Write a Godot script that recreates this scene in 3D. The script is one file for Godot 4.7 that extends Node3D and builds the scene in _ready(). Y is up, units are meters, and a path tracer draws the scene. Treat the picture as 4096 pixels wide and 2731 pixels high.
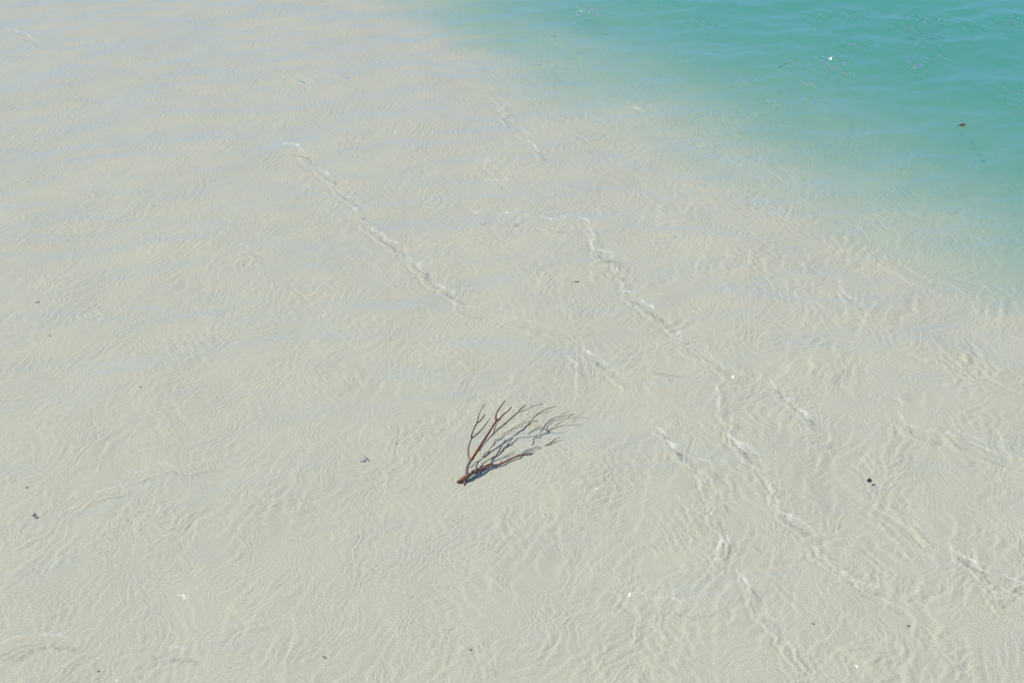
extends Node3D
# A thin sheet of clear sea water running over pale coral sand, the bottom falling away to deep water on the right,
# and a bare dead branch lying in the shallows. Metres, y up, still water at y = 0, the camera stands at x = z = 0.

const BRANCH_BASE := Vector3(-0.189, -0.060, -4.825)
# each limb: name, wood kind, index of the limb it grows from (-1: the branch itself), then x, y, z, radius in mm
const LIMBS := [
	["stem", "w", -1, [-0.041, 0.004, 0.043, 3.4, -0.026, 0.008, 0.038, 6.8, -0.012, 0.013, 0.031, 9.8, 0.001, 0.017, 0.023, 11.0, 0.013, 0.017, 0.011, 8.9]],
	["root", "w", -1, [-0.012, 0.010, 0.031, 6.0, -0.009, 0.003, 0.044, 4.2, -0.010, -0.002, 0.062, 2.5]],
	["root", "w", -1, [-0.026, 0.007, 0.038, 5.1, -0.034, 0.003, 0.035, 4.2, -0.039, -0.002, 0.040, 2.5]],
	["limb", "g", -1, [0.003, 0.022, 0.024, 7.3, -0.000, 0.036, 0.009, 6.3, 0.005, 0.056, -0.007, 6.3, 0.012, 0.064, -0.018, 5.9, 0.006, 0.072, -0.042, 5.0, 0.004, 0.090, -0.067, 4.3, 0.010, 0.105, -0.096, 4.0, 0.018, 0.118, -0.114, 3.6]],
	["twig", "d", 3, [0.018, 0.118, -0.114, 3.3, 0.019, 0.128, -0.125, 3.0, 0.029, 0.145, -0.146, 2.8, 0.040, 0.162, -0.160, 2.6, 0.045, 0.172, -0.175, 2.2, 0.047, 0.180, -0.186, 2.0, 0.055, 0.194, -0.204, 1.7, 0.064, 0.205, -0.216, 1.5, 0.073, 0.215, -0.227, 1.0]],
	["twig", "d", 3, [0.040, 0.162, -0.160, 2.4, 0.050, 0.166, -0.164, 2.6, 0.063, 0.174, -0.178, 2.5, 0.076, 0.182, -0.196, 2.0]],
	["twig", "g", 3, [0.018, 0.116, -0.111, 3.0, 0.035, 0.110, -0.144, 3.3, 0.054, 0.105, -0.184, 3.3, 0.073, 0.100, -0.235, 2.9, 0.085, 0.098, -0.267, 2.2, 0.096, 0.098, -0.291, 1.2]],
	["limb", "b", -1, [0.013, 0.062, -0.021, 5.3, 0.021, 0.068, -0.029, 5.6, 0.034, 0.076, -0.053, 5.3, 0.049, 0.090, -0.078, 5.3, 0.068, 0.106, -0.106, 5.0, 0.089, 0.124, -0.139, 4.6, 0.108, 0.144, -0.164, 4.4, 0.122, 0.160, -0.177, 4.4]],
	["twig", "b", 7, [0.122, 0.160, -0.177, 4.0, 0.120, 0.170, -0.190, 3.7, 0.124, 0.182, -0.207, 3.4, 0.133, 0.192, -0.221, 3.2, 0.146, 0.204, -0.235, 2.9, 0.161, 0.217, -0.250, 2.0]],
	["twig", "b", 7, [0.122, 0.160, -0.177, 3.3, 0.138, 0.166, -0.190, 3.2, 0.152, 0.174, -0.207, 2.8, 0.167, 0.180, -0.217, 2.5, 0.178, 0.186, -0.227, 2.2, 0.187, 0.192, -0.240, 2.0]],
	["limb", "g", -1, [0.049, 0.030, -0.140, 3.0, 0.066, 0.038, -0.177, 3.0, 0.089, 0.046, -0.214, 3.2, 0.112, 0.052, -0.246, 3.7, 0.131, 0.056, -0.272, 3.6, 0.155, 0.060, -0.299, 3.6, 0.175, 0.062, -0.329, 3.6, 0.195, 0.064, -0.357, 3.4, 0.215, 0.062, -0.390, 2.5]],
	["twig", "g", 10, [0.215, 0.062, -0.390, 2.4, 0.227, 0.068, -0.410, 2.6, 0.239, 0.072, -0.420, 2.6, 0.251, 0.076, -0.430, 1.8]],
	["twig", "p", 10, [0.215, 0.062, -0.390, 2.1, 0.235, 0.050, -0.419, 2.0, 0.260, 0.042, -0.449, 1.9, 0.287, 0.038, -0.477, 1.9, 0.315, 0.040, -0.492, 1.9, 0.329, 0.040, -0.501, 1.1, 0.342, 0.042, -0.509, 0.7]],
	["twig", "d", 10, [0.111, 0.052, -0.245, 2.2, 0.114, 0.060, -0.264, 2.1, 0.119, 0.068, -0.281, 1.8, 0.130, 0.078, -0.296, 1.6, 0.143, 0.090, -0.309, 1.2]],
	["limb", "p", -1, [0.014, 0.030, -0.021, 3.4, 0.035, 0.008, -0.085, 2.5, 0.057, 0.000, -0.126, 2.2, 0.075, 0.006, -0.157, 2.4, 0.095, -0.002, -0.202, 2.1, 0.116, 0.004, -0.257, 2.1, 0.131, 0.000, -0.274, 1.9, 0.151, 0.006, -0.301, 1.7, 0.174, 0.008, -0.327, 1.5, 0.198, 0.005, -0.356, 1.4, 0.222, 0.010, -0.369, 1.4, 0.235, 0.006, -0.389, 1.2, 0.256, 0.012, -0.406, 0.9]],
	["limb", "p", -1, [0.018, 0.024, -0.005, 3.7, 0.043, 0.008, -0.043, 2.9, 0.080, -0.001, -0.111, 2.5, 0.111, 0.005, -0.133, 2.6, 0.132, -0.000, -0.154, 2.5, 0.147, 0.004, -0.188, 2.6, 0.171, 0.008, -0.228, 3.3, 0.193, 0.014, -0.263, 2.7, 0.211, 0.024, -0.281, 2.5, 0.235, 0.038, -0.291, 2.7, 0.243, 0.044, -0.302, 1.7, 0.255, 0.052, -0.305, 2.6, 0.271, 0.066, -0.317, 3.3, 0.287, 0.078, -0.332, 3.1, 0.302, 0.092, -0.348, 1.6]],
	["twig", "b", 15, [0.253, 0.052, -0.302, 2.5, 0.263, 0.062, -0.292, 2.6, 0.272, 0.066, -0.290, 2.1]],
	["twig", "g", 15, [0.286, 0.062, -0.352, 1.5, 0.296, 0.054, -0.376, 1.7, 0.310, 0.050, -0.403, 2.1, 0.327, 0.046, -0.428, 1.8, 0.351, 0.044, -0.448, 1.7, 0.387, 0.046, -0.463, 1.2]],
	["limb", "p", -1, [0.171, 0.004, -0.231, 2.5, 0.214, -0.006, -0.225, 2.1, 0.258, -0.004, -0.219, 2.0, 0.278, 0.006, -0.228, 2.1, 0.282, 0.004, -0.263, 2.0, 0.290, 0.010, -0.280, 2.5, 0.310, 0.008, -0.293, 2.4, 0.315, 0.014, -0.307, 1.9, 0.332, 0.024, -0.328, 2.2, 0.338, 0.034, -0.325, 2.4, 0.340, 0.042, -0.325, 2.0, 0.355, 0.056, -0.328, 1.9, 0.375, 0.072, -0.336, 1.2]],
	["twig", "p", 18, [0.332, 0.024, -0.328, 1.6, 0.335, 0.016, -0.363, 1.9, 0.347, 0.010, -0.387, 1.7, 0.375, 0.006, -0.414, 1.5, 0.396, 0.010, -0.426, 1.5, 0.421, 0.012, -0.457, 1.4, 0.451, 0.020, -0.476, 0.9]],
	["twig", "p", 18, [0.258, -0.000, -0.312, 1.2, 0.282, 0.004, -0.333, 1.6, 0.303, 0.010, -0.348, 2.2, 0.323, 0.012, -0.352, 1.9, 0.332, 0.022, -0.331, 1.6]],
	["limb", "p", -1, [0.278, -0.004, -0.242, 1.9, 0.319, -0.006, -0.295, 1.6, 0.346, 0.004, -0.321, 1.9, 0.357, 0.002, -0.345, 1.7, 0.374, 0.008, -0.354, 2.0, 0.391, 0.014, -0.372, 2.4, 0.411, 0.024, -0.379, 1.7, 0.435, 0.040, -0.382, 1.5]],
	["twig", "o", 21, [0.435, 0.040, -0.382, 1.6, 0.448, 0.050, -0.386, 1.7, 0.463, 0.058, -0.384, 1.8]],
	["twig", "p", 21, [0.435, 0.038, -0.384, 1.1, 0.468, 0.008, -0.432, 1.0, 0.492, 0.014, -0.442, 1.0, 0.503, 0.030, -0.434, 1.2, 0.515, 0.032, -0.433, 0.6]],
	["limb", "w", -1, [0.006, 0.016, 0.017, 7.8, 0.021, 0.013, -0.003, 6.7, 0.043, 0.010, -0.024, 5.9, 0.068, 0.009, -0.050, 5.5, 0.097, 0.009, -0.075, 5.0, 0.115, 0.012, -0.065, 3.6, 0.133, 0.010, -0.073, 3.3, 0.149, 0.012, -0.081, 4.1, 0.167, 0.008, -0.096, 3.1, 0.191, 0.010, -0.115, 3.3, 0.217, 0.012, -0.132, 3.7, 0.237, 0.004, -0.149, 2.2, 0.260, 0.008, -0.150, 3.0, 0.283, 0.002, -0.168, 2.2, 0.310, -0.002, -0.194, 1.7, 0.330, 0.002, -0.217, 1.9, 0.357, 0.010, -0.232, 2.5, 0.379, 0.012, -0.258, 2.2]],
	["twig", "o", 24, [0.379, 0.012, -0.258, 1.7, 0.389, 0.016, -0.260, 2.0, 0.399, 0.020, -0.262, 1.6]],
	["twig", "w", 24, [0.094, 0.016, -0.064, 3.3, 0.101, 0.024, -0.059, 2.2, 0.105, 0.030, -0.057, 1.2]],
	["twig", "w", 24, [0.216, 0.012, -0.130, 2.2, 0.213, 0.020, -0.127, 1.8, 0.220, 0.026, -0.126, 1.2]],
	["twig", "o", 24, [0.149, 0.012, -0.081, 2.6, 0.143, 0.018, -0.082, 1.7, 0.137, 0.024, -0.082, 1.1]],
]
# little wave crests: height factor, then x, z along the crest
const CRESTS := [
	[0.7, [0.61, -5.19, 0.66, -5.04, 0.70, -4.95, 0.75, -4.84, 0.84, -4.74, 0.90, -4.67]],
	[0.6, [0.13, -4.67, 0.17, -4.52, 0.22, -4.47, 0.28, -4.44]],
	[0.7, [0.69, -4.63, 0.73, -4.48, 0.78, -4.37, 0.78, -4.25, 0.83, -4.16]],
	[0.7, [1.09, -4.52, 1.14, -4.32, 1.22, -4.20, 1.31, -4.11, 1.40, -4.08, 1.52, -3.99]],
	[0.6, [1.18, -5.55, 1.22, -5.44, 1.24, -5.28, 1.34, -5.11]],
	[0.8, [1.59, -4.54, 1.63, -4.44, 1.68, -4.35, 1.74, -4.27, 1.86, -4.19]],
	[0.6, [1.76, -4.16, 1.77, -4.03, 1.81, -3.91]],
	[0.7, [0.99, -3.82, 1.06, -3.68, 1.15, -3.57]],
	[0.6, [0.93, -5.24, 0.92, -5.11, 0.94, -5.03, 1.02, -4.98, 1.05, -4.80]],
	[0.5, [0.22, -4.14, 0.29, -4.15, 0.37, -4.11, 0.37, -3.99]],
	[0.5, [1.47, -3.91, 1.52, -3.82, 1.58, -3.63]],
	[0.5, [0.46, -4.40, 0.52, -4.35, 0.58, -4.27]],
	[0.5, [1.92, -5.21, 1.95, -5.06, 2.06, -4.96]],
	[1.0, [-1.50, -8.29, -1.37, -8.15, -1.25, -8.04, -1.18, -7.87, -1.11, -7.74, -0.98, -7.53, -0.91, -7.36, -0.85, -7.17, -0.81, -7.08, -0.78, -6.98, -0.70, -6.89, -0.62, -6.82, -0.54, -6.70, -0.47, -6.55, -0.40, -6.41, -0.31, -6.27, -0.23, -6.18, -0.16, -6.13, -0.06, -6.08, 0.06, -6.04, 0.25, -5.98]],
	[0.6, [-0.14, -9.27, -0.03, -8.64, 0.07, -8.33, 0.19, -8.02]],
	[0.5, [-0.18, -8.15, -0.14, -7.89, -0.08, -7.60]],
	[1.0, [0.36, -7.22, 0.39, -7.08, 0.44, -6.85, 0.53, -6.65, 0.56, -6.41, 0.60, -6.27, 0.65, -6.18, 0.75, -6.01, 0.86, -5.78, 0.94, -5.68, 0.94, -5.42, 0.92, -5.24, 0.95, -5.04, 1.03, -4.85, 1.09, -4.58, 1.16, -4.36, 1.28, -4.12, 1.46, -3.93]],
	[0.7, [-0.28, -7.22, -0.14, -7.25, 0.06, -7.19, 0.21, -7.14, 0.36, -7.20]],
	[0.7, [0.72, -7.17, 0.85, -7.23, 0.98, -7.27]],
	[0.8, [0.31, -5.86, 0.41, -5.64, 0.48, -5.49, 0.46, -5.38]],
	[0.7, [0.25, -5.75, 0.29, -5.57, 0.30, -5.40]],
	[0.8, [0.61, -5.21, 0.65, -5.06, 0.71, -4.93, 0.77, -4.73, 0.80, -4.49, 0.84, -4.25, 0.89, -4.00, 0.96, -3.77, 1.02, -3.58]],
	[0.7, [0.64, -4.65, 0.71, -4.49, 0.77, -4.39, 0.78, -4.27, 0.78, -4.15]],
	[0.7, [1.20, -5.49, 1.29, -5.17, 1.37, -5.00]],
	[0.9, [1.59, -4.52, 1.65, -4.36, 1.78, -4.20, 1.89, -4.03, 2.00, -3.92]],
	[0.8, [1.62, -5.38, 1.74, -5.14, 1.91, -5.01, 2.14, -4.83, 2.28, -4.75]],
	[0.6, [1.66, -6.49, 1.73, -6.25, 1.79, -6.08]],
	[0.9, [-1.89, -3.73, -1.81, -3.75, -1.63, -3.78, -1.52, -3.82]],
	[0.9, [-1.28, -3.75, -1.15, -3.77, -1.08, -3.77]],
	[0.6, [-1.05, -3.81, -1.01, -3.84, -0.88, -3.91]],
	[0.6, [-1.97, -4.28, -1.85, -4.44, -1.73, -4.64, -1.53, -4.79, -1.21, -4.94]],
	[0.6, [-1.09, -4.45, -1.06, -4.36, -1.07, -4.28]],
	[0.6, [-0.61, -4.22, -0.52, -4.22, -0.46, -4.18]],
	[0.5, [-3.87, -10.43, -3.63, -10.26, -3.42, -10.06]],
	[0.5, [-2.55, -7.74, -2.47, -7.57, -2.44, -7.40]],
	[0.5, [-1.52, -6.89, -1.41, -6.75, -1.37, -6.63]],
	[0.5, [0.15, -4.62, 0.21, -4.49, 0.29, -4.44]],
	[0.5, [-0.15, -3.85, -0.10, -3.72, -0.13, -3.62]],
	[0.6, [0.39, -3.96, 0.51, -3.98, 0.78, -4.01]],
]
# places where the wind ruffles the water into small steep wavelets (x, z)
const RUFFLED := [0.59, -10.85, 0.62, -10.80, 2.23, -9.64, 2.17, -9.47, 2.31, -9.69, 3.12, -10.58, 3.21, -10.61, 3.80, -10.49, 2.07, -7.16, 2.00, -7.18, 2.18, -7.20, 2.65, -6.77, 2.13, -8.19, 1.60, -9.30, 0.27, -9.61, 0.44, -4.02, 0.46, -4.00, 0.49, -4.02, 0.75, -4.04, 0.79, -4.06, -1.28, -3.77, -1.24, -3.79, 1.15, -3.62, 1.19, -3.65, 1.15, -4.52, 1.82, -4.22, 1.34, -4.14, -1.50, -3.96, 0.04, -5.20, 1.83, -5.52, -0.79, -7.11, 0.30, -5.06, -1.46, -9.32, -1.12, -9.33]

# the line along which the sand bank breaks off into deeper water (x, z)
const RIPPLE_TILE := 2.6
const EDGE := [Vector2(-3.4, -22.0), Vector2(-1.9, -13.6), Vector2(-0.95, -10.9), Vector2(-0.05, -9.45), Vector2(1.0, -8.2), Vector2(1.80, -7.15), Vector2(2.50, -6.15), Vector2(4.0, -4.3), Vector2(8.0, -1.0), Vector2(30.0, 16.0)]

var zs := PackedFloat32Array()
var us := PackedFloat32Array()
var hws := PackedFloat32Array()
var fine_z0 := 0
var fine_z1 := 0
var fine_u0 := 0
var fine_u1 := 0
var crest_h := PackedFloat32Array()
var crest_bed := PackedFloat32Array()
var n_long: FastNoiseLite
var n_med: FastNoiseLite
var n_fine: FastNoiseLite
var n_cap: FastNoiseLite
var n_patch: FastNoiseLite
var n_streak: FastNoiseLite
var n_net: FastNoiseLite
var n_net2: FastNoiseLite
var n_bed: FastNoiseLite
var n_edge: FastNoiseLite
var n_break: FastNoiseLite
var n_warp: FastNoiseLite
var n_mask: FastNoiseLite
var n_warp2: FastNoiseLite
# ripple trains: name, wavelength in metres, direction they run in (x, z), height factor
const TRAINS := [["a", 0.042, 0.5, 0.87, 0.036], ["b", 0.06, 0.17, 0.98, 0.05], ["c", 0.052, 0.87, -0.5, 0.042], ["d", 0.08, 0.77, 0.64, 0.052], ["e", 0.11, 0.96, 0.28, 0.058], ["f", 0.15, 0.8, -0.6, 0.06], ["g", 0.048, 0.98, -0.17, 0.038], ["h", 0.07, 0.92, 0.39, 0.048]]


func _ready() -> void:
	# camera
	var cam := Camera3D.new()
	cam.name = "camera"
	cam.position = Vector3(0.0, 3.5, 0.0)
	cam.rotation_degrees = Vector3(-31.0, 0.0, 0.0)
	cam.fov = 27.0
	cam.near = 0.05
	cam.far = 2000.0
	add_child(cam)
	# sky
	var sky_mat := ProceduralSkyMaterial.new()
	sky_mat.sky_top_color = Color(0.36, 0.47, 0.63)
	sky_mat.sky_horizon_color = Color(0.47, 0.64, 0.835)
	sky_mat.sky_curve = 0.16
	sky_mat.ground_bottom_color = Color(0.45, 0.5, 0.5)
	sky_mat.ground_horizon_color = Color(0.7, 0.77, 0.8)
	sky_mat.sky_energy_multiplier = 1.08
	sky_mat.sun_angle_max = 8.0
	var sky := Sky.new()
	sky.sky_material = sky_mat
	var env := Environment.new()
	env.background_mode = Environment.BG_SKY
	env.sky = sky
	env.tonemap_mode = Environment.TONE_MAPPER_LINEAR
	env.tonemap_exposure = 1.22
	env.sdfgi_enabled = true
	env.ssao_enabled = true
	env.ssil_enabled = true
	env.volumetric_fog_enabled = true
	env.volumetric_fog_density = 0.0
	var we := WorldEnvironment.new()
	we.name = "environment"
	we.environment = env
	add_child(we)
	# sun: high, from the left and a little beyond the branch; the rippled surface spreads its beam by a few degrees, which the clear sheet drawn here does not bend
	var sun := DirectionalLight3D.new()
	sun.name = "sun"
	sun.light_color = Color(1.0, 0.97, 0.90)
	sun.light_energy = 1.6
	sun.light_angular_distance = 2.5
	sun.shadow_enabled = true
	add_child(sun)
	sun.look_at_from_position(Vector3.ZERO, Vector3(0.55, -0.80, 0.13))

	make_noises()
	make_grid(0.0058, 800)
	splat_crests()
	print("grid ", zs.size(), " x ", us.size(), " ", Time.get_ticks_msec())
	make_seabed()
	make_grid(0.0074, 600)
	splat_crests()
	print("grid ", zs.size(), " x ", us.size(), " ", Time.get_ticks_msec())
	make_water()
	print("water ", Time.get_ticks_msec())
	make_deep_water()
	make_foam()
	make_branch()
	make_debris()
	print("done ", Time.get_ticks_msec())


# ---------------------------------------------------------------- noise
func noise(seed_: int, freq: float, octaves := 1, kind := FastNoiseLite.FRACTAL_FBM, warp := 0.0, warp_freq := 1.0) -> FastNoiseLite:
	var n := FastNoiseLite.new()
	n.noise_type = FastNoiseLite.TYPE_SIMPLEX_SMOOTH
	n.seed = seed_
	n.frequency = freq
	n.fractal_type = kind if octaves > 1 else FastNoiseLite.FRACTAL_NONE
	n.fractal_octaves = octaves
	if warp > 0.0:
		n.domain_warp_enabled = true
		n.domain_warp_type = FastNoiseLite.DOMAIN_WARP_SIMPLEX
		n.domain_warp_amplitude = warp
		n.domain_warp_frequency = warp_freq
		n.domain_warp_fractal_type = FastNoiseLite.DOMAIN_WARP_FRACTAL_NONE
	return n


func make_noises() -> void:
	n_long = noise(11, 0.9, 2)
	n_med = noise(12, 3.6, 2, FastNoiseLite.FRACTAL_FBM, 0.12, 1.6)
	n_fine = noise(13, 13.0, 2, FastNoiseLite.FRACTAL_FBM, 0.05, 5.0)
	n_cap = noise(14, 34.0, 1, FastNoiseLite.FRACTAL_FBM, 0.03, 9.0)
	n_patch = noise(15, 0.85, 3)
	n_streak = noise(16, 2.0, 2)
	n_net = noise(17, 4.6, 1, FastNoiseLite.FRACTAL_FBM, 0.09, 5.0)
	n_net2 = noise(18, 10.5, 1, FastNoiseLite.FRACTAL_FBM, 0.05, 11.0)
	n_bed = noise(19, 1.4, 3)
	n_edge = noise(20, 0.7, 3)
	n_break = noise(21, 6.0, 2)
	n_warp = noise(22, 3.2, 2)
	n_mask = noise(23, 1.9, 2)
	n_warp2 = noise(24, 10.0, 1)


# ---------------------------------------------------------------- one grid of points shared by the sand and the water: close together in front, ever wider apart outwards
func make_grid(step_near: float, n: int) -> void:
	zs.clear()
	us.clear()
	hws.clear()
	crest_h.clear()
	crest_bed.clear()
	var z := -2.7
	var near_rows: Array[float] = []
	var step := 0.02
	while z < 400.0:
		near_rows.append(z)
		step *= 1.6
		z += step
	near_rows.reverse()
	for v in near_rows:
		zs.append(v)
	fine_z0 = zs.size() - 1
	z = -2.7
	while z > -12.6:
		z -= step_near * pow(-z / 3.56, 1.25)
		zs.append(z)
	fine_z1 = zs.size() - 1
	step = 0.05
	while z > -1500.0:
		step *= 1.5
		z -= step
		zs.append(z)
	var outer: Array[float] = []
	var u := 1.0
	step = 3.0 / n
	while u < 120.0:
		step *= 1.06 if u < 1.7 else 1.7
		u += step
		outer.append(u)
	for k in range(outer.size() - 1, -1, -1):
		us.append(-outer[k])
	fine_u0 = us.size()
	for k in n + 1:
		us.append(-1.0 + 2.0 * k / n)
	fine_u1 = us.size() - 1
	for v in outer:
		us.append(v)
	for v in zs:
		hws.append(0.75 + 0.4 * clampf(-v, 2.0, 16.0))
	crest_h.resize(zs.size() * us.size())
	crest_bed.resize(zs.size() * us.size())


func row_at(z: float) -> int:
	var lo := fine_z0
	var hi := fine_z1
	while hi - lo > 1:
		var m := (lo + hi) >> 1
		if zs[m] > z:
			lo = m
		else:
			hi = m
	return lo


func crest_curve(flat: Array) -> Curve2D:
	var curve := Curve2D.new()
	curve.bake_interval = 0.01
	for k in flat.size() / 2:
		curve.add_point(Vector2(flat[2 * k], flat[2 * k + 1]))
	for k in curve.point_count:
		var a := curve.get_point_position(maxi(k - 1, 0))
		var b := curve.get_point_position(mini(k + 1, curve.point_count - 1))
		curve.set_point_in(k, (a - b) / 6.0)
		curve.set_point_out(k, (b - a) / 6.0)
	return curve


# a point along a crest, which wanders to and fro a little
func crest_point(curve: Curve2D, s: float) -> Vector2:
	var p := curve.sample_baked(s, true)
	return p + 0.05 * Vector2(n_warp.get_noise_2d(p.x, p.y), n_warp.get_noise_2d(p.x + 9.0, p.y)) + 0.02 * Vector2(n_break.get_noise_2d(p.x, p.y), n_break.get_noise_2d(p.x, p.y + 9.0)) + 0.011 * Vector2(n_fine.get_noise_2d(p.x * 1.6, p.y * 1.6), n_fine.get_noise_2d(p.x * 1.6 + 9.0, p.y * 1.6))


# lays small steep wave crests along their lines, on the water and, as low sand ripples, on the bottom below them
func splat_crests() -> void:
	var nu := us.size()
	var du := us[fine_u0 + 1] - us[fine_u0]
	for c in CRESTS:
		var amp: float = c[0]
		var curve := crest_curve(c[1])
		var length := curve.get_baked_length()
		var s := 0.0
		while s < length:
			var p := crest_point(curve, s)
			var along := (crest_point(curve, minf(s + 0.02, length)) - crest_point(curve, maxf(s - 0.02, 0.0))).normalized()
			var across := Vector2(-along.y, along.x)
			if across.x < 0.0:
				across = -across
			var ends := smoothstep(0.0, 0.15, minf(s, length - s) / maxf(length, 0.3))
			var a_here := amp * ends * clampf(0.75 + 1.3 * n_break.get_noise_2d(p.x + 5.0, p.y), 0.0, 1.3)
			var wide := 0.0055 + 0.003 * n_break.get_noise_2d(p.x, p.y + 9.0) + 0.0008 * absf(p.y)
			var reach := wide * 2.6
			var r0 := row_at(p.y + reach)
			var r1 := row_at(p.y - reach) + 1
			for r in range(maxi(r0, fine_z0), mini(r1, fine_z1) + 1):
				var hw := hws[r]
				var j0 := maxi(fine_u0, fine_u0 + int(((p.x - reach) / hw + 1.0) / du))
				var j1 := mini(fine_u1, fine_u0 + 1 + int(((p.x + reach) / hw + 1.0) / du))
				var dz := zs[r] - p.y
				for j in range(j0, j1 + 1):
					var dx := us[j] * hw - p.x
					var d2 := (dx * dx + dz * dz) / (wide * wide)
					if d2 < 6.8:
						var h := a_here * exp(-d2)
						var at := r * nu + j
						if h > crest_h[at]:
							crest_h[at] = h
							crest_bed[at] = h * (dx * across.x + dz * across.y) / wide
			s += 0.006


# short steep wavelets in small patches, where the sun glints off the water
func ruffles() -> PackedFloat32Array:
	var out := PackedFloat32Array()
	out.resize(zs.size() * us.size())
	var nu := us.size()
	var du := us[fine_u0 + 1] - us[fine_u0]
	var rng := RandomNumberGenerator.new()
	rng.seed = 5
	var spots: Array[Vector2] = []
	for k in RUFFLED.size() / 2:
		spots.append(Vector2(RUFFLED[2 * k], RUFFLED[2 * k + 1]))
	for k in 90:
		spots.append(Vector2(rng.randf_range(0.1, 2.1), rng.randf_range(-5.6, -3.4)))
		spots.append(Vector2(rng.randf_range(-2.2, 0.4), rng.randf_range(-5.0, -3.4)) if k % 3 == 0 else Vector2(rng.randf_range(0.3, 4.2), rng.randf_range(-10.8, -5.6)))
	for p in spots:
		var wave := 0.022 * pow(absf(p.y) / 3.56, 1.5) + 0.003
		var size := wave * (1.0 if p.y < -6.5 else 0.7)
		var left := clampf(0.5 - 0.6 * p.x, 0.0, 1.0) if p.y > -6.5 else 0.0
		var run := Vector2(lerpf(-0.80, -0.48, left), lerpf(0.60, 0.88, left))
		var tall := wave / TAU * lerpf(1.5, 0.9, left) * rng.randf_range(0.68, 1.08)
		for r in range(maxi(row_at(p.y + size * 2.5), fine_z0), mini(row_at(p.y - size * 2.5) + 1, fine_z1) + 1):
			var hw := hws[r]
			var j0 := maxi(fine_u0, fine_u0 + int(((p.x - size * 2.5) / hw + 1.0) / du))
			var j1 := mini(fine_u1, fine_u0 + 1 + int(((p.x + size * 2.5) / hw + 1.0) / du))
			for j in range(j0, j1 + 1):
				var d := Vector2(us[j] * hw, zs[r]) - p
				var n := n_cap.get_noise_2d(us[j] * hw * 0.5, zs[r] * 0.5)
				out[r * nu + j] += tall * exp(-d.length_squared() / (size * size)) * sin(d.dot(run) * TAU / wave + 2.5 * n)
	return out


func edge_distance(x: float, z: float) -> float:
	# metres past the edge of the bank, positive over deep water
	var p := Vector2(x, z)
	var best := 1e9
	var side := 1.0
	for k in EDGE.size() - 1:
		var a: Vector2 = EDGE[k]
		var b: Vector2 = EDGE[k + 1]
		var ab := b - a
		var t := clampf((p - a).dot(ab) / ab.length_squared(), 0.0, 1.0)
		var d := p.distance_squared_to(a + ab * t)
		if d < best:
			best = d
			side = signf(ab.x * (p.y - a.y) - ab.y * (p.x - a.x))
	return -side * sqrt(best)


func bed_height(x: float, z: float, fine: bool) -> float:
	var e := edge_distance(x, z) + 0.13 * n_edge.get_noise_2d(x, z)
	var h := -0.058 + 0.016 * n_bed.get_noise_2d(x * 0.6, z * 0.6)
	if e > -0.75:
		var t := e + 0.75
		h -= 0.084 * t * t / (0.95 + t)
	if not fine:
		return h
	return h + relief(x, z)


# trains of small ripples that wander and cross each other, each strong in some places and absent in others
func trains(x: float, z: float, shift: float) -> float:
	var wx := x + 0.055 * n_warp.get_noise_2d(x, z + shift) + 0.014 * n_warp2.get_noise_2d(x, z + shift)
	var wz := z + 0.055 * n_warp.get_noise_2d(x + 31.0, z + shift) + 0.014 * n_warp2.get_noise_2d(x - 17.0, z + shift)
	var far := maxf(-z, 1.0)
	var sum := 0.0
	for k in TRAINS.size():
		var t: Array = TRAINS[k]
		var wave: float = t[1]
		var show := clampf((wave - 0.0035 * far) / 0.012, 0.0, 1.0)  # waves shorter than the mesh can carry are left out
		if show <= 0.0:
			continue
		var mask := clampf(-0.12 + 1.7 * n_mask.get_noise_2d(x + 7.3 * k + shift, z - 3.1 * k), 0.0, 1.0)
		if mask <= 0.0:
			continue
		var ph: float = (wx * t[2] + wz * t[3]) * TAU / wave + 2.0 * k
		sum += show * mask * t[4] * atan2(0.78 * sin(ph), 1.0 - 0.78 * cos(ph))
	return sum


func relief(x: float, z: float) -> float:
	return 0.030 * trains(x, z, 0.0) * clampf(1.25 + (z + 5.0) * 0.13, 0.4, 1.15) * clampf(1.0 + 0.3 * (x - 0.2), 0.8, 1.3) + 0.0016 * rings(x, z)


# ripples thrown back by the foot of the branch
func rings(x: float, z: float) -> float:
	var dx := x - BRANCH_BASE.x + 0.02
	var dz := z - BRANCH_BASE.z - 0.01
	var r := sqrt(dx * dx + dz * dz)
	if r > 0.5 or r < 0.015:
		return 0.0
	var front := clampf((-dx * 0.5 + dz * 0.85) / r + 0.55, 0.0, 1.0)
	var ph := -(r + 0.02 * n_break.get_noise_2d(x, z)) * TAU / 0.028
	return front * exp(-r / 0.13) * smoothstep(0.5, 0.3, r) * atan2(0.6 * sin(ph), 1.0 - 0.6 * cos(ph))


func water_height(x: float, z: float) -> float:
	var ca := cos(0.30)
	var sa := sin(0.30)
	var xr := x * ca - z * sa
	var zr := x * sa + z * ca
	var patch := clampf(0.5 + 0.9 * n_patch.get_noise_2d(x, z), 0.1, 1.2)
	var chop := 1.0 + 0.55 * smoothstep(0.2, 2.0, edge_distance(x, z))
	var h := 0.016 * n_long.get_noise_2d(x, z) + 0.016 * (1.0 + 0.7 * smoothstep(-8.5, -4.5, z)) * n_streak.get_noise_2d(xr * 0.7, zr)
	h += 0.0062 * chop * n_med.get_noise_2d(xr * 0.6, zr)
	h += 0.0030 * n_fine.get_noise_2d(xr * 0.34, zr) * (0.35 + patch) * chop
	h += 0.0007 * n_cap.get_noise_2d(x, z) * patch
	return h + 0.008 * trains(x, z, 60.0) + 0.0007 * rings(x, z)


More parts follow.
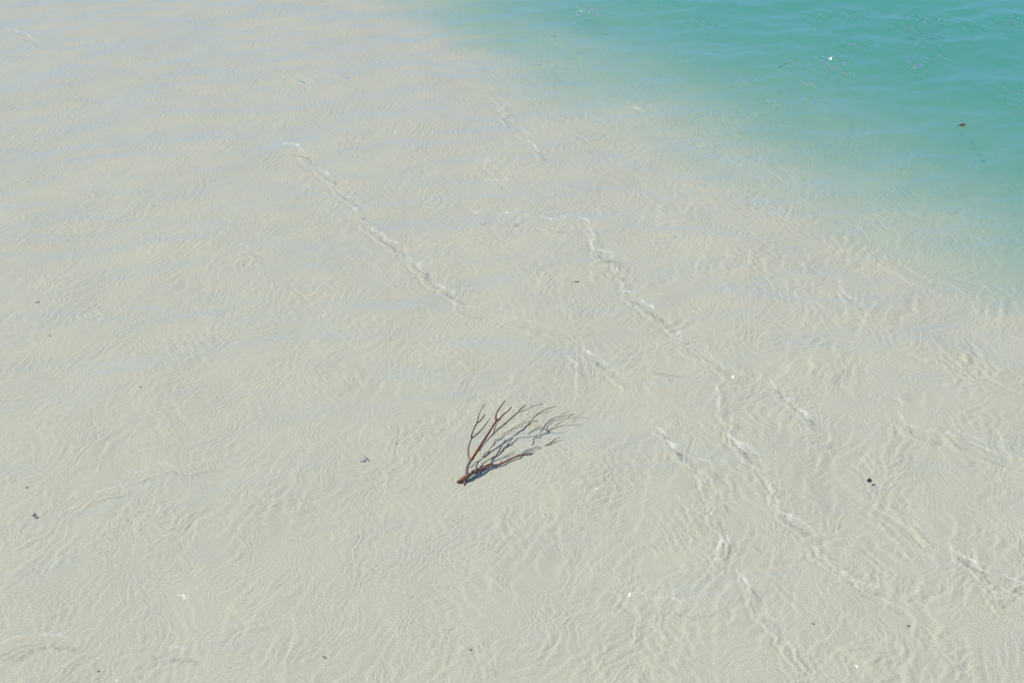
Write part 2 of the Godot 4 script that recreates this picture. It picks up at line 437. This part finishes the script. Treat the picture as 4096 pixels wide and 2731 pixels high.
func grid_mesh(height: Callable, mat: Material) -> ArrayMesh:
	var nz := zs.size()
	var nu := us.size()
	var pos := PackedVector3Array()
	pos.resize(nz * nu)
	for r in nz:
		var hw := hws[r]
		var z := zs[r]
		var fine_row := r >= fine_z0 and r <= fine_z1
		for j in nu:
			var x := us[j] * hw
			pos[r * nu + j] = Vector3(x, height.call(x, z, r * nu + j, fine_row and absf(us[j]) < 1.6), z)
	var nor := PackedVector3Array()
	nor.resize(nz * nu)
	for r in nz:
		var ra := maxi(r - 1, 0) * nu
		var rb := mini(r + 1, nz - 1) * nu
		for j in nu:
			var dx := pos[r * nu + mini(j + 1, nu - 1)] - pos[r * nu + maxi(j - 1, 0)]
			var dz := pos[ra + j] - pos[rb + j]
			nor[r * nu + j] = dz.cross(dx).normalized()
	var idx := PackedInt32Array()
	idx.resize((nz - 1) * (nu - 1) * 6)
	var k := 0
	for r in nz - 1:
		for j in nu - 1:
			var a := r * nu + j
			idx[k] = a
			idx[k + 1] = a + nu
			idx[k + 2] = a + 1
			idx[k + 3] = a + 1
			idx[k + 4] = a + nu
			idx[k + 5] = a + nu + 1
			k += 6
	var arrays := []
	arrays.resize(Mesh.ARRAY_MAX)
	arrays[Mesh.ARRAY_VERTEX] = pos
	arrays[Mesh.ARRAY_NORMAL] = nor
	arrays[Mesh.ARRAY_INDEX] = idx
	var m := ArrayMesh.new()
	m.add_surface_from_arrays(Mesh.PRIMITIVE_TRIANGLES, arrays)
	m.surface_set_material(0, mat)
	return m


func noise_texture(seed_: int, freq: float, octaves: int, dark: Color, light: Color, size := 512) -> NoiseTexture2D:
	var n := FastNoiseLite.new()
	n.noise_type = FastNoiseLite.TYPE_SIMPLEX_SMOOTH
	n.seed = seed_
	n.frequency = freq
	n.fractal_octaves = octaves
	var ramp := Gradient.new()
	ramp.colors = PackedColorArray([dark, light])
	var t := NoiseTexture2D.new()
	t.width = size
	t.height = size
	t.seamless = true
	t.noise = n
	t.color_ramp = ramp
	return t


# a repeating patch of sand ripples two to four centimetres apart, as heights of 0 to 1 for 3 mm
func ripple_texture() -> ImageTexture:
	var n := 1024
	var w1 := noise(51, 0.011, 2).get_seamless_image(n, n).get_data()
	var w2 := noise(52, 0.011, 2).get_seamless_image(n, n).get_data()
	var w3 := noise(54, 0.035, 1).get_seamless_image(n, n).get_data()
	var mk := noise(53, 0.0065, 2).get_seamless_image(n, n).get_data()
	var waves := [[84, 22, 0], [60, -62, 211], [38, 74, 463], [96, -26, 617], [70, 50, 809], [30, -58, 340], [55, 12, 915], [110, 30, 120]]
	var out := PackedFloat32Array()
	out.resize(n * n)
	for y in n:
		for x in n:
			var at := y * n + x
			var fx := float(x) / n + w1[at] * 0.00013 + w3[at] * 0.000028
			var fy := float(y) / n + w2[at] * 0.00013 - w3[at] * 0.000028
			var h := 0.0
			for w in waves:
				var mask: float = mk[((y + w[2]) % n) * n + (x + w[2] * 3) % n] * 0.0078 - 1.06
				if mask > 0.0:
					var ph: float = TAU * (w[0] * fx + w[1] * fy)
					h += minf(mask * 2.6, 1.0) * atan2(0.74 * sin(ph), 1.0 - 0.74 * cos(ph)) / sqrt(w[0] * w[0] + w[1] * w[1])
			out[at] = 0.5 + 18.0 * h
	return ImageTexture.create_from_image(Image.create_from_data(n, n, false, Image.FORMAT_RF, out.to_byte_array()))


func make_seabed() -> void:
	var m := StandardMaterial3D.new()
	m.resource_name = "wet coral sand"
	# grains of many shades, base colour about 0.35
	m.albedo_texture = noise_texture(31, 0.22, 3, Color(0.48, 0.485, 0.44), Color(0.755, 0.755, 0.69), 2048)
	m.roughness = 0.95
	m.metallic_specular = 0.2
	m.uv1_triplanar = true
	m.uv1_world_triplanar = true
	m.uv1_scale = Vector3.ONE / RIPPLE_TILE
	# ripples too fine for the mesh
	m.heightmap_enabled = true
	m.heightmap_texture = ripple_texture()
	m.heightmap_scale = 0.30
	var o := MeshInstance3D.new()
	o.name = "seabed"
	o.mesh = grid_mesh(func(x: float, z: float, at: int, fine: bool) -> float:
		return bed_height(x, z, fine) + 0.0105 * crest_bed[at], m)
	o.set_meta("kind", "structure")
	o.set_meta("label", "pale rippled coral sand lying under the clear shallow water")
	o.set_meta("category", "sand")
	add_child(o)


func make_water() -> void:
	var m := StandardMaterial3D.new()
	m.resource_name = "sea water"
	m.transparency = BaseMaterial3D.TRANSPARENCY_ALPHA
	m.albedo_color = Color(1, 1, 1, 0.0)
	m.roughness = 0.02
	m.metallic_specular = 0.5
	# the finest ripples, about a centimetre long
	m.heightmap_enabled = true
	m.heightmap_texture = noise_texture(32, 0.11, 2, Color.BLACK, Color.WHITE, 1024)
	m.heightmap_scale = 0.13
	m.uv1_triplanar = true
	m.uv1_world_triplanar = true
	m.uv1_scale = Vector3(0.8, 0.8, 0.8)
	var ruffle := ruffles()
	var o := MeshInstance3D.new()
	o.name = "sea_water"
	o.mesh = grid_mesh(func(x: float, z: float, at: int, fine: bool) -> float:
		return water_height(x, z) + 0.0065 * crest_h[at] + ruffle[at] if fine else 0.0, m)
	o.set_meta("kind", "structure")
	o.set_meta("label", "clear rippled sea water sheet over the pale sand")
	o.set_meta("category", "water")
	add_child(o)


func make_deep_water() -> void:
	# the body of the sea: water thick enough to take on its own colour, resting on the falling sand
	var m := FogMaterial.new()
	m.resource_name = "sea water body"
	m.albedo = Color(0.20, 0.95, 0.77).linear_to_srgb()
	m.density = 3.0
	var v := FogVolume.new()
	v.name = "deep_water"
	v.shape = RenderingServer.FOG_VOLUME_SHAPE_BOX
	v.size = Vector3(60.0, 4.0, 30.0)
	v.material = m
	v.rotation_degrees.y = -50.0
	v.position = Vector3(1.5, -2.082, -8.0) + v.basis.z * -11.0
	v.set_meta("kind", "structure")
	v.set_meta("label", "turquoise body of deeper sea water beyond the sand bank")
	v.set_meta("category", "water")
	add_child(v)


# thin broken lines of small bubbles left along the little crests
func make_foam() -> void:
	var rng := RandomNumberGenerator.new()
	rng.seed = 77
	var places: Array[Transform3D] = []
	for c in CRESTS:
		var amp: float = c[0]
		var curve := crest_curve(c[1])
		var length := curve.get_baked_length()
		var s := 0.0
		while s < length:
			var p := crest_point(curve, s)
			var thick := clampf(0.42 + 1.6 * n_break.get_noise_2d(p.x * 1.3 - 8.0, p.y * 1.3), 0.0, 1.0) * smoothstep(0.0, 0.12, minf(s, length - s)) * amp
			var many := int(thick * 8.0 + rng.randf() * 1.2)
			for k in many:
				var q := p + Vector2(rng.randfn(0.0, 0.0028 + 0.0003 * absf(p.y)), rng.randfn(0.0, 0.0035 + 0.0005 * absf(p.y)))
				var r := rng.randf_range(0.0004, 0.0013) * (0.75 + 0.05 * absf(p.y))
				places.append(Transform3D(Basis.IDENTITY.scaled(Vector3(r, r * 0.8, r)), Vector3(q.x, water_height(q.x, q.y) + 0.0045, q.y)))
			s += 0.0035
	var ball := SphereMesh.new()
	ball.radius = 1.0
	ball.height = 2.0
	ball.radial_segments = 8
	ball.rings = 4
	var m := StandardMaterial3D.new()
	m.resource_name = "foam"
	m.albedo_color = Color(0.93, 0.94, 0.93, 0.5)
	m.transparency = BaseMaterial3D.TRANSPARENCY_ALPHA
	m.roughness = 0.5
	ball.material = m
	var mm := MultiMesh.new()
	mm.transform_format = MultiMesh.TRANSFORM_3D
	mm.mesh = ball
	mm.instance_count = places.size()
	for k in places.size():
		mm.set_instance_transform(k, places[k])
	print("bubbles ", places.size())
	var o := MultiMeshInstance3D.new()
	o.name = "foam"
	o.multimesh = mm
	o.set_meta("kind", "stuff")
	o.set_meta("label", "thin broken white foam lines along the little wave crests")
	o.set_meta("category", "foam")
	add_child(o)


# ---------------------------------------------------------------- the branch
func make_branch() -> void:
	var kinds := {}
	for k in [["w", Color(0.38, 0.20, 0.06), Color(0.60, 0.36, 0.13)], ["b", Color(0.26, 0.115, 0.03), Color(0.46, 0.235, 0.07)], ["g", Color(0.26, 0.20, 0.19), Color(0.60, 0.54, 0.53)], ["o", Color(0.46, 0.25, 0.10), Color(0.66, 0.47, 0.22)], ["d", Color(0.13, 0.075, 0.06), Color(0.30, 0.19, 0.15)], ["p", Color(0.42, 0.38, 0.35), Color(0.62, 0.59, 0.54)]]:
		var m := StandardMaterial3D.new()
		m.resource_name = "wet bark " + k[0]
		m.albedo_texture = noise_texture(41, 0.03, 4, k[1], k[2], 256)
		m.uv1_triplanar = true
		m.uv1_scale = Vector3(9, 9, 9)
		m.roughness = 0.4
		m.metallic_specular = 0.4
		kinds[k[0]] = m
	var root := Node3D.new()
	root.name = "dead_branch"
	root.position = BRANCH_BASE
	root.set_meta("label", "bare forked brown branch lying half under water on the sand")
	root.set_meta("category", "branch")
	add_child(root)
	var made := []
	for l in LIMBS:
		var o := MeshInstance3D.new()
		o.name = l[0]
		o.mesh = limb_mesh(l[3], made.size(), 0.0035 if l[1] == "p" else 0.0)
		o.mesh.surface_set_material(0, kinds[l[1]])
		if l[2] >= 0:
			made[l[2]].add_child(o, true)
		else:
			root.add_child(o, true)
		made.append(o)


func limb_mesh(flat: Array, seed_: int, crooked := 0.0) -> ArrayMesh:
	var n := flat.size() / 4
	var curve := Curve3D.new()
	var radii: Array[float] = []
	for k in n:
		curve.add_point(Vector3(flat[4 * k], flat[4 * k + 1], flat[4 * k + 2]))
		radii.append(float(flat[4 * k + 3]) * 0.001)
	for k in n:
		var a := curve.get_point_position(maxi(k - 1, 0))
		var b := curve.get_point_position(mini(k + 1, n - 1))
		curve.set_point_in(k, (a - b) / 6.0)
		curve.set_point_out(k, (b - a) / 6.0)
	var sides := 9
	var rings: Array[Vector3] = []
	var rr: Array[float] = []
	for k in n - 1:
		var steps := maxi(3, int((curve.get_point_position(k + 1) - curve.get_point_position(k)).length() / 0.006))
		for s in steps:
			var t := float(s) / steps
			var p := curve.sample(k, t)
			p += crooked * Vector3(n_break.get_noise_3d(p.x * 5.0, seed_, p.z * 5.0), 0.0, n_break.get_noise_3d(p.x * 5.0, seed_ + 40.0, p.z * 5.0)) * 1.6
			rings.append(p)
			rr.append(lerpf(radii[k], radii[k + 1], t))
	rings.append(curve.get_point_position(n - 1))
	rr.append(radii[n - 1] * 0.75)
	var st := SurfaceTool.new()
	st.begin(Mesh.PRIMITIVE_TRIANGLES)
	var side := Vector3.UP
	for k in rings.size():
		var dir := (rings[mini(k + 1, rings.size() - 1)] - rings[maxi(k - 1, 0)]).normalized()
		side = (side - dir * side.dot(dir)).normalized() if absf(side.dot(dir)) < 0.99 else dir.cross(Vector3.RIGHT).normalized()
		var other := dir.cross(side)
		for s in sides:
			var a := TAU * s / sides
			var bump := 1.0 + 0.30 * n_break.get_noise_3d(rings[k].x * 14.0 + seed_, rings[k].y * 14.0 + s * 0.12, rings[k].z * 14.0)
			var out := side * cos(a) + other * sin(a)
			st.set_normal(out)
			st.add_vertex(rings[k] + out * rr[k] * bump)
	for k in rings.size() - 1:
		for s in sides:
			var a := k * sides + s
			var b := k * sides + (s + 1) % sides
			st.add_index(a)
			st.add_index(a + sides)
			st.add_index(b)
			st.add_index(b)
			st.add_index(a + sides)
			st.add_index(b + sides)
	for e in 2:
		var first := 0 if e == 0 else (rings.size() - 1) * sides
		var dir := (rings[0] - rings[1]).normalized() if e == 0 else (rings[-1] - rings[-2]).normalized()
		st.set_normal(dir)
		st.add_vertex((rings[0] if e == 0 else rings[-1]) + dir * (rr[0] if e == 0 else rr[-1]) * 0.6)
		var tip := rings.size() * sides + e
		for s in sides:
			var a := first + s
			var b := first + (s + 1) % sides
			st.add_index(tip)
			st.add_index(b if e == 1 else a)
			st.add_index(a if e == 1 else b)
	return st.commit()


func thing(o: Node3D, called: String, label: String, category: String, group := "") -> Node3D:
	o.name = called
	o.set_meta("label", label)
	o.set_meta("category", category)
	if group:
		o.set_meta("group", group)
	add_child(o, true)
	return o


func plain(color: Color, rough := 0.6) -> StandardMaterial3D:
	var m := StandardMaterial3D.new()
	m.albedo_texture = noise_texture(int(color.r * 900.0) + int(color.b * 70.0), 0.03, 4, color.darkened(0.28), color.lightened(0.08), 128)
	m.uv1_triplanar = true
	m.uv1_scale = Vector3(30, 30, 30)
	m.roughness = rough
	return m


# a water-worn lump: a sphere pushed out of round
func lump(size: Vector3, seed_: int, color: Color, rough := 0.55) -> MeshInstance3D:
	var src := SphereMesh.new()
	src.radius = 1.0
	src.height = 2.0
	src.radial_segments = 20
	src.rings = 12
	var arrays := src.get_mesh_arrays()
	var v: PackedVector3Array = arrays[Mesh.ARRAY_VERTEX]
	for k in v.size():
		var d := v[k]
		var f := 1.0 + 0.22 * n_break.get_noise_3d(d.x * 0.16 + seed_, d.y * 0.16, d.z * 0.16) + 0.08 * n_break.get_noise_3d(d.x * 0.5, d.y * 0.5 + seed_, d.z * 0.5)
		v[k] = Vector3(d.x, clampf(d.y, -0.55, 0.8), d.z) * f * size
	arrays[Mesh.ARRAY_VERTEX] = v
	var st := SurfaceTool.new()
	var am := ArrayMesh.new()
	am.add_surface_from_arrays(Mesh.PRIMITIVE_TRIANGLES, arrays)
	st.create_from(am, 0)
	st.generate_normals()
	var o := MeshInstance3D.new()
	o.mesh = st.commit()
	o.mesh.surface_set_material(0, plain(color, rough))
	return o


# a leaf or a scrap of one: a pointed blade, cupped across and bent along, with real thickness
func blade(length: float, width: float, cup: float, bend: float, color: Color, ragged := 0.0, seed_ := 0) -> MeshInstance3D:
	var st := SurfaceTool.new()
	st.begin(Mesh.PRIMITIVE_TRIANGLES)
	var nl := 14
	var nw := 6
	var thick := 0.0007
	for side in 2:
		for i in nl + 1:
			var t := float(i) / nl
			var w := width * 0.5 * pow(sin(PI * clampf(t * 0.92 + 0.05, 0.0, 1.0)), 0.75)
			for j in nw + 1:
				var u := -1.0 + 2.0 * j / nw
				var rag := 1.0 + ragged * n_break.get_noise_2d(t * 0.9 + seed_, u * 0.3)
				var ang := bend * (t - 0.5)
				var along := length * (sin(ang) / bend if absf(bend) > 0.01 else t - 0.5)
				var up := length * ((1.0 - cos(ang)) / bend if absf(bend) > 0.01 else 0.0)
				st.set_smooth_group(side)
				st.add_vertex(Vector3(along, up + cup * w * u * u + (thick if side == 0 else 0.0), w * u * rag))
	var stride := nw + 1
	var per := (nl + 1) * stride
	for side in 2:
		for i in nl:
			for j in nw:
				var a := side * per + i * stride + j
				var q := [a, a + 1, a + stride, a + 1, a + stride + 1, a + stride] if side == 1 else [a, a + stride, a + 1, a + 1, a + stride, a + stride + 1]
				for x in q:
					st.add_index(x)
	for i in nl:
		for j in [0, nw]:
			var a: int = i * stride + j
			var q := [a, a + per, a + stride, a + stride, a + per, a + per + stride]
			if j == nw:
				q.reverse()
			for x in q:
				st.add_index(x)
	st.generate_normals()
	var o := MeshInstance3D.new()
	o.mesh = st.commit()
	o.mesh.surface_set_material(0, plain(color, 0.5))
	return o


func on_bed(o: Node3D, x: float, z: float, up: float, turn: float, tip := 0.0) -> void:
	o.position = Vector3(x, bed_height(x, z, true) + up, z)
	o.rotation = Vector3(0.0, deg_to_rad(turn), deg_to_rad(tip))


func make_debris() -> void:
	var o: Node3D
	o = thing(lump(Vector3(0.0105, 0.006, 0.0085), 3, Color(0.10, 0.13, 0.145), 0.35), "pebble", "small blue-black pebble on the sand right of the branch", "pebble")
	on_bed(o, 1.494, -4.797, 0.003, 35)
	o = thing(lump(Vector3(0.0085, 0.003, 0.0032), 5, Color(0.13, 0.16, 0.17), 0.4), "stone_chip", "thin dark stone chip just in front of the blue-black pebble", "stone chip")
	on_bed(o, 1.505, -4.768, 0.0015, 8)
	o = thing(lump(Vector3(0.015, 0.006, 0.012), 8, Color(0.66, 0.67, 0.65)), "grey_stone", "flat grey stone on the sand left of the branch", "stone")
	on_bed(o, -0.640, -4.945, 0.002, -25)
	o = thing(blade(0.026, 0.006, 0.4, 0.8, Color(0.62, 0.42, 0.32)), "leaf_scrap", "thin pinkish brown leaf scrap lying along the flat grey stone", "leaf scrap")
	on_bed(o, -0.624, -4.951, 0.009, -50)
	o = thing(lump(Vector3(0.011, 0.005, 0.010), 9, Color(0.64, 0.62, 0.60)), "grey_stone", "half-buried grey brown stone near the left edge of the water", "stone")
	on_bed(o, -2.42, -6.306, 0.001, 10)
	o = thing(lump(Vector3(0.006, 0.004, 0.0045), 12, Color(0.56, 0.54, 0.51)), "pebble", "tiny grey brown pebble in the lower right corner", "pebble")
	on_bed(o, 1.444, -3.907, 0.002, -30)
	o = thing(lump(Vector3(0.005, 0.0035, 0.005), 14, Color(0.57, 0.51, 0.45)), "pebble", "tiny brown pebble in the lower left corner", "pebble")
	on_bed(o, -1.454, -3.682, 0.002, 0)
	o = thing(lump(Vector3(0.0045, 0.003, 0.0045), 15, Color(0.58, 0.58, 0.55)), "pebble", "tiny grey pebble just above the curled shell", "pebble")
	on_bed(o, -2.011, -4.732, 0.002, 0)
	# curled shell
	o = thing(blade(0.034, 0.017, 0.7, 3.4, Color(0.60, 0.57, 0.57), 0.2, 2), "curled_shell", "curled grey and reddish shell fragment near the left edge", "shell")
	on_bed(o, -1.93, -4.553, 0.008, 28)
	o.rotation_degrees.z = 180.0
	o = thing(blade(0.018, 0.009, 0.5, 0.9, Color(0.48, 0.27, 0.22), 0.2, 4), "leaf_scrap", "small red brown scrap beside the curled shell", "leaf scrap")
	on_bed(o, -1.915, -4.535, 0.004, 30)
	# a leaf afloat over the deep water
	o = thing(Node3D.new(), "floating_leaf", "withered brown leaf floating on the turquoise water", "leaf")
	o.position = Vector3(2.872, 0.006, -8.484)
	o.rotation_degrees = Vector3(0, 12, 0)
	for b in [[0.052, 0.026, Vector3(0.006, 0.002, 0), 8.0, Color(0.30, 0.20, 0.09)], [0.040, 0.022, Vector3(-0.004, 0.004, 0.016), -35.0, Color(0.42, 0.31, 0.15)]]:
		var l := blade(b[0], b[1], 0.5, 0.7, b[4], 0.4, 7)
		l.name = "blade"
		l.position = b[2]
		l.rotation_degrees.y = b[3]
		o.add_child(l, true)
	var stalk := MeshInstance3D.new()
	stalk.name = "stalk"
	stalk.mesh = limb_mesh([-0.015, 0.002, 0.0, 1.6, -0.030, 0.006, -0.006, 1.3, -0.046, 0.004, -0.004, 1.0], 70)
	stalk.mesh.surface_set_material(0, plain(Color(0.28, 0.22, 0.13)))
	o.add_child(stalk)
	# straws
	o = thing(tube([-0.068, 0.0, -0.018, 0.7, -0.02, 0.001, -0.003, 1.0, 0.03, 0.0, 0.008, 0.9, 0.068, -0.002, 0.016, 0.6], Color(0.52, 0.50, 0.38), 71), "straw", "long thin olive straw under water right of the branch", "straw")
	o.position = Vector3(0.723, -0.047, -5.605)
	o = thing(tube([-0.010, 0.0, 0.003, 0.9, 0.0, 0.001, -0.002, 1.1, 0.011, 0.0, -0.001, 0.7], Color(0.56, 0.51, 0.42), 72), "straw", "short broken straw just in front of the long olive straw", "straw")
	o.position = Vector3(0.733, -0.048, -5.556)
	o = thing(tube([-0.034, 0.0, 0.05, 1.3, -0.012, 0.002, 0.022, 2.0, 0.012, 0.002, -0.012, 2.0, 0.034, 0.0, -0.034, 1.2], Color(0.10, 0.20, 0.18), 73), "stick", "thin dark stick drifting in the turquoise water near the top", "stick")
	o.position = Vector3(1.925, -0.012, -9.65)
	# scraps of leaf and shell
	for s in [[-0.666, -3.744, 0.017, 0.006, -30.0, Color(0.55, 0.27, 0.24), "dark red leaf scrap on the sand at the bottom edge"], [-1.71, -5.50, 0.012, 0.006, 18.0, Color(0.66, 0.40, 0.34), "salmon pink leaf scrap on the sand in the left half"], [-2.26, -5.97, 0.012, 0.005, 0.0, Color(0.55, 0.33, 0.26), "rusty red scrap on the sand close to the left edge"], [0.334, -6.521, 0.028, 0.020, 10.0, Color(0.88, 0.78, 0.50), "yellow leaf scrap on the sand above the branch near the wave crest"], [1.099, -3.915, 0.012, 0.006, -60.0, Color(0.52, 0.36, 0.28), "brick brown scrap on the sand in the lower right"], [-0.501, -5.059, 0.009, 0.005, 20.0, Color(0.56, 0.34, 0.28), "tiny red brown scrap between the flat grey stone and the branch"], [-0.148, -3.786, 0.010, 0.005, 40.0, Color(0.56, 0.40, 0.33), "tiny brown scrap at the bottom edge below the branch"]]:
		o = thing(blade(s[2], s[3], 0.4, 0.8, s[5], 0.3, int(s[0] * 10.0)), "leaf_scrap", s[6], "leaf scrap")
		on_bed(o, s[0], s[1], 0.0015, s[4])


func tube(flat: Array, color: Color, seed_: int) -> MeshInstance3D:
	var o := MeshInstance3D.new()
	o.mesh = limb_mesh(flat, seed_)
	o.mesh.surface_set_material(0, plain(color))
	return o
